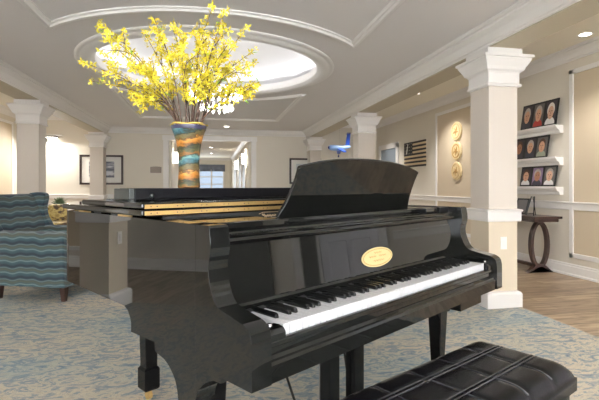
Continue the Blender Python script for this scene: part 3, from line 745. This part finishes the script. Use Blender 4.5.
for bi, (dx, dz, dd, kd) in enumerate(tips):
    rnd = random.Random(100+bi)
    t = thing('forsythia_branch', lab[kd], 'branch', (vw[0], vw[1], vw[2]+.02), 0, grp[kd])
    def loc(r, d, z): return Vector((r*rx_+d*fx_, r*ry_+d*fy_, z))
    mx = max(-.052, min(.052, dx*.22)); my = max(-.03, min(.03, dd*.3))
    p0 = loc(-mx*.35, -my*.3, .01); p1 = loc(mx*.85, my, VH-.02)
    tip = loc(dx, dd, VH-.02+dz)
    mid = p1.lerp(tip, .5) + loc(-dx*.10+rnd.uniform(-.02,.02), rnd.uniform(-.02,.02), .03)
    main = smoothpts([tuple(p0), tuple(p1), tuple(mid), tuple(tip)], 8)
    b = bm_(); n = len(main); tube(b, main, [.0042-.0032*i/(n-1) for i in range(n)], 6)
    bb = bm_(); lf = bm_()
    V = [Vector(p) for p in main]
    twigs = [V[8:]]
    for k in range(3):
        i0 = rnd.randint(11, 19); q = V[i0]; dr = (V[-1]-q).normalized()
        e = q + (dr + Vector((rnd.uniform(-.8,.8)*rx_, rnd.uniform(-.8,.8)*.7, rnd.uniform(-.5,.6)))).normalized()*rnd.uniform(.07,.13)
        tw = [q.lerp(e, j/5)+Vector((0,0,.006*math.sin(j))) for j in range(6)]; tube(b, tw, [.002-.0002*j for j in range(6)], 5); twigs.append(tw)
    obj('stem', b, 'stem', t, smooth=True)
    for ti, tw in enumerate(twigs):
        cnt = 22 if ti == 0 else 8
        for k in range(cnt):
            s = (.30 + .70*(k/(cnt-1))) if ti == 0 else .25+.75*k/(cnt-1)
            if ti == 0 and dz*s < .09: continue
            x = s*(len(tw)-1); i0 = min(int(x), len(tw)-2); p = tw[i0].lerp(tw[i0+1], x-i0)
            d = Vector((rnd.gauss(0,1), rnd.gauss(0,1)-.4, rnd.gauss(0,1)))
            blossom(bb, p + d.normalized()*rnd.uniform(.002,.016), d, rnd.uniform(.015,.022), rnd)
    e = obj('blossoms', bb, 'petal', t); e['kind'] = 'stuff'
    for k in range(4 if bi % 2 else 2):
        p = Vector(rnd.choice(main[12:])); d = Vector((rnd.gauss(0,1), rnd.gauss(0,1), rnd.gauss(.4,1))).normalized(); n_ = d.orthogonal().normalized()
        vv = [lf.verts.new(q) for q in (p, p+d*.014+n_*.004, p+d*.03, p+d*.014-n_*.004)]; lf.faces.new(vv)
    obj('leaf_sprigs', lf, 'leaf', t)['kind'] = 'stuff'

# ------------------------------------------------------------------ striped wing armchair
def make_chair():
    t = thing('wing_armchair', 'wing armchair in teal and navy wavy stripes at the left edge', 'armchair')
    b = bm_(); box(b, -.40, .35, -.36, .36, .125, .42); obj('seat_base', b, 'stripe', t, .02, seg=3, smooth=True)
    b = bm_(); box(b, -.25, .37, -.255, .255, .42, .54); obj('seat_cushion', b, 'stripe', t, .04, seg=4, smooth=True)
    for s in (-1, 1):
        b = bm_(); y0, y1 = sorted((s*.255, s*.385))
        prism(b, smoothpts([(y0,.13), (y1,.13), (y1+.0,.35), (y1+.012,.58), (y1-.005,.625), ((y0+y1)/2,.648), (y0+.005,.625), (y0-.006,.58), (y0,.35)], 1, True), 'x', -.40, .36)
        obj('arm', b, 'stripe', t, .015, seg=3, smooth=True)
        b = bm_(); wy0, wy1 = sorted((s*.30, s*.375))
        prism(b, smoothpts([(-.46,.60), (-.56,.85), (-.62,.97), (-.54,1.0), (-.43,.995), (-.40,.95), (-.42,.84), (-.40,.74), (-.34,.62)], 4, True), 'y', wy0, wy1)
        obj('wing', b, 'stripe', t, .012, seg=3, smooth=True)
    b = bm_(); prism(b, [(-.40,.14), (-.64,.96), (-.62,.985), (-.57,.985), (-.53,.95), (-.31,.45), (-.29,.14)], 'y', -.32, .32); obj('backrest', b, 'stripe', t, .02, seg=3, smooth=True)
    for sx, sy in ((-1,-1), (-1,1), (1,-1), (1,1)):
        b = bm_(); x, y = (-.36 if sx < 0 else .325), sy*.335
        rr = [[b.verts.new((x+ax*r, y+ay*r, z)) for ax, ay in ((-1,-1), (1,-1), (1,1), (-1,1))] for r, z in ((.028,.13), (.018,.0))]
        b.faces.new(rr[0][::-1]); b.faces.new(rr[1])
        for i in range(4): b.faces.new((rr[0][i], rr[0][(i+1)%4], rr[1][(i+1)%4], rr[1][i]))
        obj('leg', b, 'walnut', t, .002)
    return t
wc = make_chair(); wc.location = (-1.52, 4.90, .008); wc.rotation_euler = (0, 0, R(-21))
# patterned chair and plant beyond, left of the piano tail
pc = thing('patterned_armchair', 'armchair in brown and yellow print behind the striped armchair', 'armchair', (-2.62, 8.75, 0.0), R(10))
b = bm_(); box(b, -.35, .35, -.33, .33, .12, .44); obj('seat', b, 'scales', pc, .03, seg=3, smooth=True)
b = bm_(); box(b, -.35, .35, .22, .36, .12, .74); obj('backrest', b, 'scales', pc, .04, seg=3, smooth=True)
for s in (-1, 1):
    b = bm_(); box(b, min(s*.27, s*.36), max(s*.27, s*.36), -.33, .36, .12, .60); obj('arm', b, 'scales', pc, .03, seg=3, smooth=True)
for sx in (-1, 1):
    for sy in (-1, 1): b = bm_(); box(b, sx*.3-.02, sx*.3+.02, sy*.29-.02, sy*.29+.02, 0, .13); obj('leg', b, 'walnut', pc, .002)
st = thing('side_table', 'small side table under the leafy plant near the left back wall', 'table', (-3.0, 9.7, 0))
b = bm_(); lathe(b, [(.001,.56), (.28,.56), (.28,.59), (.001,.59)], 0, 0, 28); obj('tabletop', b, 'walnut', st)
b = bm_(); lathe(b, [(.18,0), (.16,.03), (.03,.06), (.025,.56)], 0, 0, 20); obj('pedestal', b, 'walnut', st, smooth=True)
pp = thing('potted_plant', 'grey green leafy plant in a pale pot on the side table by the back wall', 'plant', (-3.0, 9.7, .59))
b = bm_(); lathe(b, [(.001,0), (.06,0), (.075,.10), (.068,.10), (.001,.09)], 0, 0, 20); obj('pot', b, 'pot', pp, smooth=True)
b = bm_(); rnd = random.Random(5)
for k in range(90):
    a = rnd.uniform(0, 2*PI); e = rnd.uniform(.2, 1.4); L = rnd.uniform(.10,.24)
    p = Vector((0,0,.09)); d = Vector((math.cos(a)*math.cos(e), math.sin(a)*math.cos(e), math.sin(e))); n_ = Vector((-math.sin(a), math.cos(a), 0))*.022
    q = p+d*L*.5; vv = [b.verts.new(x) for x in (p, q+n_+Vector((0,0,.01)), p+d*L-Vector((0,0,.02)), q-n_+Vector((0,0,.01)))]; b.faces.new(vv)
obj('foliage', b, 'plant', pp)['kind'] = 'stuff'

# ------------------------------------------------------------------ back-wall pictures, plaque, fixtures
def picture(name, label, x0, x1, z0, z1, art, fr='frame_brown'):
    t = thing(name, label, 'picture', ((x0+x1)/2, YBK-.001, (z0+z1)/2)); hw, hh = (x1-x0)/2, (z1-z0)/2; f = .045
    b = bm_()
    box(b, -hw, -hw+f, -.035, 0, -hh, hh); box(b, hw-f, hw, -.035, 0, -hh, hh); box(b, -hw, hw, -.035, 0, hh-f, hh); box(b, -hw, hw, -.035, 0, -hh, -hh+f)
    obj('frame', b, fr, t, .004)
    b = bm_(); box(b, -hw+f, hw-f, -.012, -.002, -hh+f, hh-f); obj('mat_board', b, 'matboard', t)
    b = bm_(); box(b, -hw*.58, hw*.58, -.014, -.011, -hh*.52, hh*.56); obj('print', b, art, t)
picture('framed_picture', 'brown framed grey seascape partly behind the far left column', -2.97, -2.02, 1.11, 1.80, 'seascape')
picture('framed_picture', 'brown framed pale sketch beside the far right column', 1.935, 2.75, 1.13, 1.78, 'sketch')
pq = thing('wall_plaque', 'small metal plaque on the back wall left of the hall opening', 'plaque', (-1.29, YBK-.001, 1.46))
b = bm_(); prism(b, [(-.125,-.07), (.125,-.07), (.13,.07), (.08,.078), (0,.082), (-.08,.078), (-.13,.07)], 'y', -.012, 0); obj('plaque_plate', b, 'nickel', pq, .003)
fx = thing('wall_fixture', 'white and black wall light bracket beside the left square column', 'light', (-3.5, YBK-.001, 2.17))
b = bm_(); prism(b, [(-.20,.02), (.20,.05), (.16,.075), (-.22,.075)], 'y', -.22, 0); obj('housing', b, 'white', fx, .004)
b = bm_(); box(b, -.19, .08, -.20, -.01, 0, .03); box(b, -.20, -.15, -.12, -.03, -.10, .02); obj('bracket', b, 'frame_black', fx, .004)
b = bm_(); box(b, -.13, .07, -.19, -.03, -.006, .002); obj('lens', b, 'bulb', fx)
area('fixture_light', -3.5, YBK-.16, 2.15, (R(-25), 0, 0), .35, .12, 26, (1,.97,.92))
# hall sconces
def sconce(x, y, side, label):
    t = thing('wall_sconce', label, 'wall light', (x, y, 1.80))
    b = bm_(); lathe(b, [(.05,-.13), (.055,-.13), (.06,.13), (.055,.13), (.05,-.13)], side*.07, 0, 16); obj('lamp_shade', b, 'bulb', t, smooth=True)
    b = bm_(); x0, x1 = sorted((0, side*.07)); box(b, x0, x1, -.02, .02, -.05, .0); obj('backplate', b, 'steel', t, .003)
sconce(.92, 11.9, -1, 'glowing sconce on the right wall of the hall, nearer the opening')
sconce(.92, 15.5, -1, 'glowing sconce deeper down the right wall of the hall')
sconce(-.94, 11.7, 1, 'glowing sconce on the left wall of the hall just beside the vase')
for i, y in enumerate((12.6, 14.3, 17.2)):
    d = thing(f'door_{i+3}', None, None, (.92, y, 0)); d['kind'] = 'structure'
    b = bm_(); box(b, -.03, 0, -.55, -.45, 0, 2.0); box(b, -.03, 0, .45, .55, 0, 2.0); box(b, -.03, 0, -.55, .55, 2.0, 2.1); obj('door_frame', b, 'white', d, .003)
    b = bm_(); box(b, -.015, 0, -.45, .45, 0, 2.0); obj('door_panel', b, 'door_blue', d)
vl = thing('window_valance', 'blue grey valance above the hall window', 'valance', (-.25, 19.95, 1.72))
b = bm_()
pts = [(-.85+1.7*i/60, -.02-.012*math.sin(i*1.1)) for i in range(61)]
A = [b.verts.new((x, y, 0)) for x, y in pts]; B = [b.verts.new((x, y, .30)) for x, y in pts]
for i in range(60): b.faces.new((A[i], A[i+1], B[i+1], B[i]))
o = obj('valance_cloth', b, 'valance', vl, smooth=True); sm = o.modifiers.new('s', 'SOLIDIFY'); sm.thickness = .01

# ------------------------------------------------------------------ right wall: flag, seals, ledges, photo frames
fg = thing('wooden_flag', 'charred and natural wood stars-and-stripes flag on the right wall', 'flag', (XW-.001, 8.80, 1.755))
FW, FH = .50, .27
b = bm_(); box(b, -.015, 0, -FW, FW, -FH, FH)
bmesh.ops.delete(b, geom=b.verts[:], context='VERTS')
for k in range(13):
    z0 = FH-(k+1)*2*FH/13; mi = k % 2
    y1 = FW if k >= 7 else FW-.42           # canton on the far side
    box(b, -.022, 0, -FW, y1, z0+.002, z0+2*FH/13-.002, mi)
obj('stripes', b, ['flag_dark','flag_light'], fg)
b = bm_(); box(b, -.024, 0, FW-.42, FW, FH-7*2*FH/13, FH); 
cn = obj('canton', b, 'flag_dark', fg)
b = bm_()
for r in range(4):
    for q in range(5):
        cy, cz = FW-.05-q*.08, FH-.035-r*.07
        p = [b.verts.new((-.0255, cy+(.014 if k % 2 == 0 else .006)*math.sin(k*PI/5), cz+(.014 if k % 2 == 0 else .006)*math.cos(k*PI/5))) for k in range(10)]; b.faces.new(p)
p = [b.verts.new(x) for x in ((-.026,FW-.10,FH-.25), (-.026,FW-.16,FH-.25), (-.026,FW-.22,FH-.03), (-.026,FW-.19,FH-.02))]; b.faces.new(p)
obj('stars', b, 'matboard', cn)
def seal(z, label, k):
    t = thing('wooden_seal', label, 'wall medallion', (XW-.006, 7.14, z))
    def disc(b, prof, mi=0):
        r = lathe(b, prof, 0, 0, 40, mi=mi)
    b = bm_(); disc(b, [(.001,.028), (.155,.028), (.162,.022), (.162,0), (.001,0)]); bmesh.ops.rotate(b, matrix=Matrix.Rotation(-PI/2, 3, 'Y'), verts=b.verts); obj('disc', b, 'light_wood', t)
    b = bm_(); w = .02 if k == 1 else .006
    disc(b, [(.125,.028), (.125,.034), (.125-w,.034), (.125-w,.028)]); 
    for i in range(5):
        a = 2*PI*i/5+.3
        tube(b, [(.03*math.cos(a), .03*math.sin(a), .03), (.085*math.cos(a+.5), .085*math.sin(a+.5), .034)], [.012,.005], 6)
    lathe(b, [(.001,.04), (.03,.036), (.034,.028)], 0, 0, 16)
    bmesh.ops.rotate(b, matrix=Matrix.Rotation(-PI/2, 3, 'Y'), verts=b.verts); obj('relief', b, 'light_wood2', t)
seal(2.045, 'round carved wooden seal, topmost of the three on the right wall', 0)
seal(1.695, 'round wooden seal with a dark ring, middle of the three', 1)
seal(1.342, 'round carved wooden seal, lowest of the three on the right wall', 2)

def ledge(z, label):
    t = thing('picture_ledge', label, 'shelf', (XW, 0, z))
    b = bm_(); pr = [(0,0), (-.115,0), (-.115,-.016), (-.10,-.02), (-.092,-.045), (-.06,-.06), (-.055,-.09), (-.045,-.098), (0,-.098)]
    prism(b, pr, 'y', 4.74, 6.25); obj('shelf', b, 'white', t)
    b = bm_(); box(b, -.115, -.108, 4.74, 6.25, 0, .008); obj('front_lip', b, 'white', t)
ledge(1.83, 'white picture ledge on the right wall, topmost of three')
ledge(1.435, 'white picture ledge on the right wall, middle of three')
ledge(1.066, 'white picture ledge on the right wall, lowest, above the console table')
def vec_mat(n, rgb): 
    if n not in M: M[n] = mat(n, srgb(*rgb), .5)
    return n
skin = [vec_mat('skin_a', (196,150,120)), vec_mat('skin_b', (160,112,84)), vec_mat('skin_c', (206,166,140))]
hair = [vec_mat('hair_grey', (170,160,150)), vec_mat('hair_brown', (84,58,42)), vec_mat('hair_white', (222,216,206))]
shirt = [vec_mat('shirt_white', (226,226,224)), vec_mat('shirt_red', (176,58,50)), vec_mat('shirt_sage', (150,158,140)), vec_mat('shirt_dark', (60,60,70))]
bgs = [vec_mat('backdrop_dark', (58,52,58)), vec_mat('backdrop_violet', (132,112,140)), vec_mat('backdrop_grey', (96,92,90))]
def photo_frame(y0, n, z, hh, label, looks, pw=.213):
    W_ = n*pw
    t = thing('photo_frame', label, 'photo frame', (XW-.075, y0, z+.001))
    b = bm_(); box(b, -.008, .006, 0, W_, 0, hh)
    o = obj('frame', b, 'frame_black', t, .002); o.rotation_euler = (0, R(9), 0)
    for k in range(n):
        sk, hr, sh, bg = looks[k]; ya, yb = k*pw+.018, (k+1)*pw-.018; cy = (ya+yb)/2; za, zb = .025, hh-.025; ph = zb-za
        b = bm_(); box(b, -.0095, -.008, ya, yb, za, zb, 0)
        def ell(cy, cz, ry, rz, x, mi):
            p = [b.verts.new((x, cy+ry*math.cos(q*PI/12), max(za, min(zb, cz+rz*math.sin(q*PI/12))))) for q in range(24)]
            b.faces.new(p).material_index = mi
        ell(cy, za+ph*.03, .082, ph*.28, -.0100, 3)                                   # shoulders
        ell(cy, za+ph*.63, .062, ph*.31, -.0104, 2)                                   # hair
        ell(cy, za+ph*.50, .050, ph*.29, -.0108, 1)                                   # face
        for s in (-1, 1): ell(cy+s*.017, za+ph*.57, .008, ph*.025, -.0112, 4)         # eyes
        ell(cy, za+ph*.38, .016, ph*.018, -.0112, 5)                                  # mouth
        ell(cy, za+ph*.48, .006, ph*.04, -.0112, 5)
        po = obj('portrait', b, [bgs[bg], skin[sk], hair[hr], shirt[sh], 'flag_dark', vec_mat('lip', (150,92,80))], o)
photo_frame(4.775, 3, 1.83, .345, 'black triple portrait frame on the topmost picture ledge', [(2,2,0,0), (0,0,1,2), (0,0,3,0)])
photo_frame(4.925, 3, 1.435, .30, 'black triple portrait frame on the middle picture ledge', [(0,1,2,2), (0,0,3,0), (1,1,3,0)])
photo_frame(4.79, 3, 1.066, .275, 'black triple portrait frame on the lowest picture ledge', [(2,0,0,2), (1,0,3,1), (0,1,0,0)])

# console table with ring supports
ct = thing('console_table', 'dark walnut console table with oval ring supports against the right wall', 'table', (4.03, 4.885, 0))
b = bm_(); prism(b, [(-.20,.675), (-.20,.70), (-.19,.705), (.19,.705), (.19,.675)], 'y', -.17, .95); obj('tabletop', b, 'walnut', ct, .004)
b = bm_(); box(b, -.17, .17, -.13, .91, .635, .675); obj('apron', b, 'walnut', ct, .004)
for yy in (0, .78):
    b = bm_(); n = 40; rg = []
    for i in range(n):
        a = 2*PI*i/n; c, s = math.cos(a), math.sin(a)
        rg.append([b.verts.new((c*rr, yy+dy, .345+s*rz)) for rr, rz, dy in ((.135,.295,-.03), (.135,.295,.03), (.095,.255,.03), (.095,.255,-.03))])
    for i in range(n):
        for k in range(4): b.faces.new((rg[i][k], rg[i][(k+1)%4], rg[(i+1)%n][(k+1)%4], rg[(i+1)%n][k]))
    obj('ring_support', b, 'walnut', ct, .004)
    b = bm_(); fp = smoothpts([(-.18,.0), (-.14,.028), (-.07,.085), (0,.105), (.07,.085), (.14,.028), (.18,0)], 4)
    lo_ = smoothpts([(.14,0), (.09,.02), (.04,.06), (0,.072), (-.04,.06), (-.09,.02), (-.14,0)], 4)
    prism(b, fp + lo_, 'y', yy-.035, yy+.035); obj('foot', b, 'walnut', ct, .003)
b = bm_(); box(b, -.03, .03, 0, .78, .055, .09); obj('stretcher', b, 'walnut', ct, .003)
ea = thing('display_easel', 'open black wire easel on the console table', 'easel', (3.97, 4.95, .705), R(20))
b = bm_()
for s in (-1, 1): tube(b, [(-.03,s*.05,.0), (.04,s*.02,.24)], .007, 6)
tube(b, [(.04,0,.24), (.10,0,0)], .005, 6); tube(b, [(-.03,-.05,.03), (-.03,.05,.03)], .005, 6); obj('easel_frame', b, 'frame_black', ea)
tf = thing('photo_frame', 'leaning black photo frame standing on the console table next to the column', 'photo frame', (4.02, 5.22, .705), R(15))
b = bm_(); box(b, -.006, .01, -.09, .09, 0, .22); o = obj('frame', b, 'frame_black', tf, .002); o.rotation_euler = (0, R(20), 0)
b = bm_(); box(b, -.008, -.005, -.07, .07, .02, .20); obj('photo', b, 'backdrop_grey', o)

# hanging blue model plane in the right aisle
ap = thing('model_plane', 'blue model aeroplane hanging near the back wall between two right columns', 'model plane', (3.10, 10.55, 2.0), R(0)); ap.scale = (.66, .66, 1)
b = bm_(); tube(b, smoothpts([(-.42,0,.02), (-.36,0,.02), (-.2,0,.015), (0,0,.01), (.25,0,.03), (.42,0,.06)], 4), [.012,.03,.045,.055,.06,.065,.068,.07,.07,.07,.07,.068,.065,.06,.055,.05,.045,.04,.035,.03,.025], 14); obj('fuselage', b, 'pale_blue', ap, smooth=True)
b = bm_(); lathe(b, [(.001,.05), (.03,.03), (.04,0)], 0, 0, 14); bmesh.ops.rotate(b, matrix=Matrix.Rotation(-PI/2, 3, 'Y'), verts=b.verts); obj('nose_cone', b, 'navy', ap, loc=(-.40,0,.02), smooth=True)
for s in (-1, 1):
    b = bm_(); prism(b, [(-.12,s*.04), (.10,s*.04), (.14,s*.42), (.02,s*.42)], 'z', -.01, .012); o = obj('wing', b, 'blue', ap, .004); o.rotation_euler = (s*R(-14), 0, 0)
b = bm_(); prism(b, [(.22,.06), (.38,.06), (.42,.38), (.30,.40)], 'y', -.012, .012); obj('tail_fin', b, 'blue', ap, .004)
b = bm_(); prism(b, [(.28,-.2), (.38,-.2), (.40,.2), (.30,.2)], 'z', .365, .38); obj('tailplane', b, 'navy', ap, .003)
b = bm_(); tube(b, [(-.02,0,-.05), (-.04,0,-.17)], .012, 6); tube(b, [(-.04,-.015,-.19), (-.04,.015,-.19)], .03, 12); obj('landing_wheel', b, 'navy', ap)
b = bm_(); tube(b, [(0,0,.05), (0,0,ZA-2.0)], .002, 5); obj('hanging_wire', b, 'steel', ap)

# ------------------------------------------------------------------ camera and view
cam = bpy.data.cameras.new('camera'); cam.sensor_width = 36; cam.lens = 445/599*36; cam.shift_y = -14/599; cam.clip_start = .02
co = bpy.data.objects.new('camera', cam); co.location = (0, 0, 1.078); co.rotation_euler = (PI/2, 0, -R(11.23)); C.objects.link(co)
sc = bpy.context.scene; sc.camera = co
wd = bpy.data.worlds.new('world'); sc.world = wd; wd.use_nodes = True
wd.node_tree.nodes['Background'].inputs[0].default_value = (.8,.88,1,1); wd.node_tree.nodes['Background'].inputs[1].default_value = .5
sc.view_settings.view_transform = 'Standard'; sc.view_settings.look = 'None'; sc.view_settings.gamma = 1; sc.view_settings.use_curve_mapping = False
sc.view_settings.exposure = 0.35
try:
    sc.cycles.use_denoising = True; sc.cycles.max_bounces = 8; sc.cycles.diffuse_bounces = 5; sc.cycles.glossy_bounces = 5
    sc.cycles.sample_clamp_indirect = 6
except Exception: pass
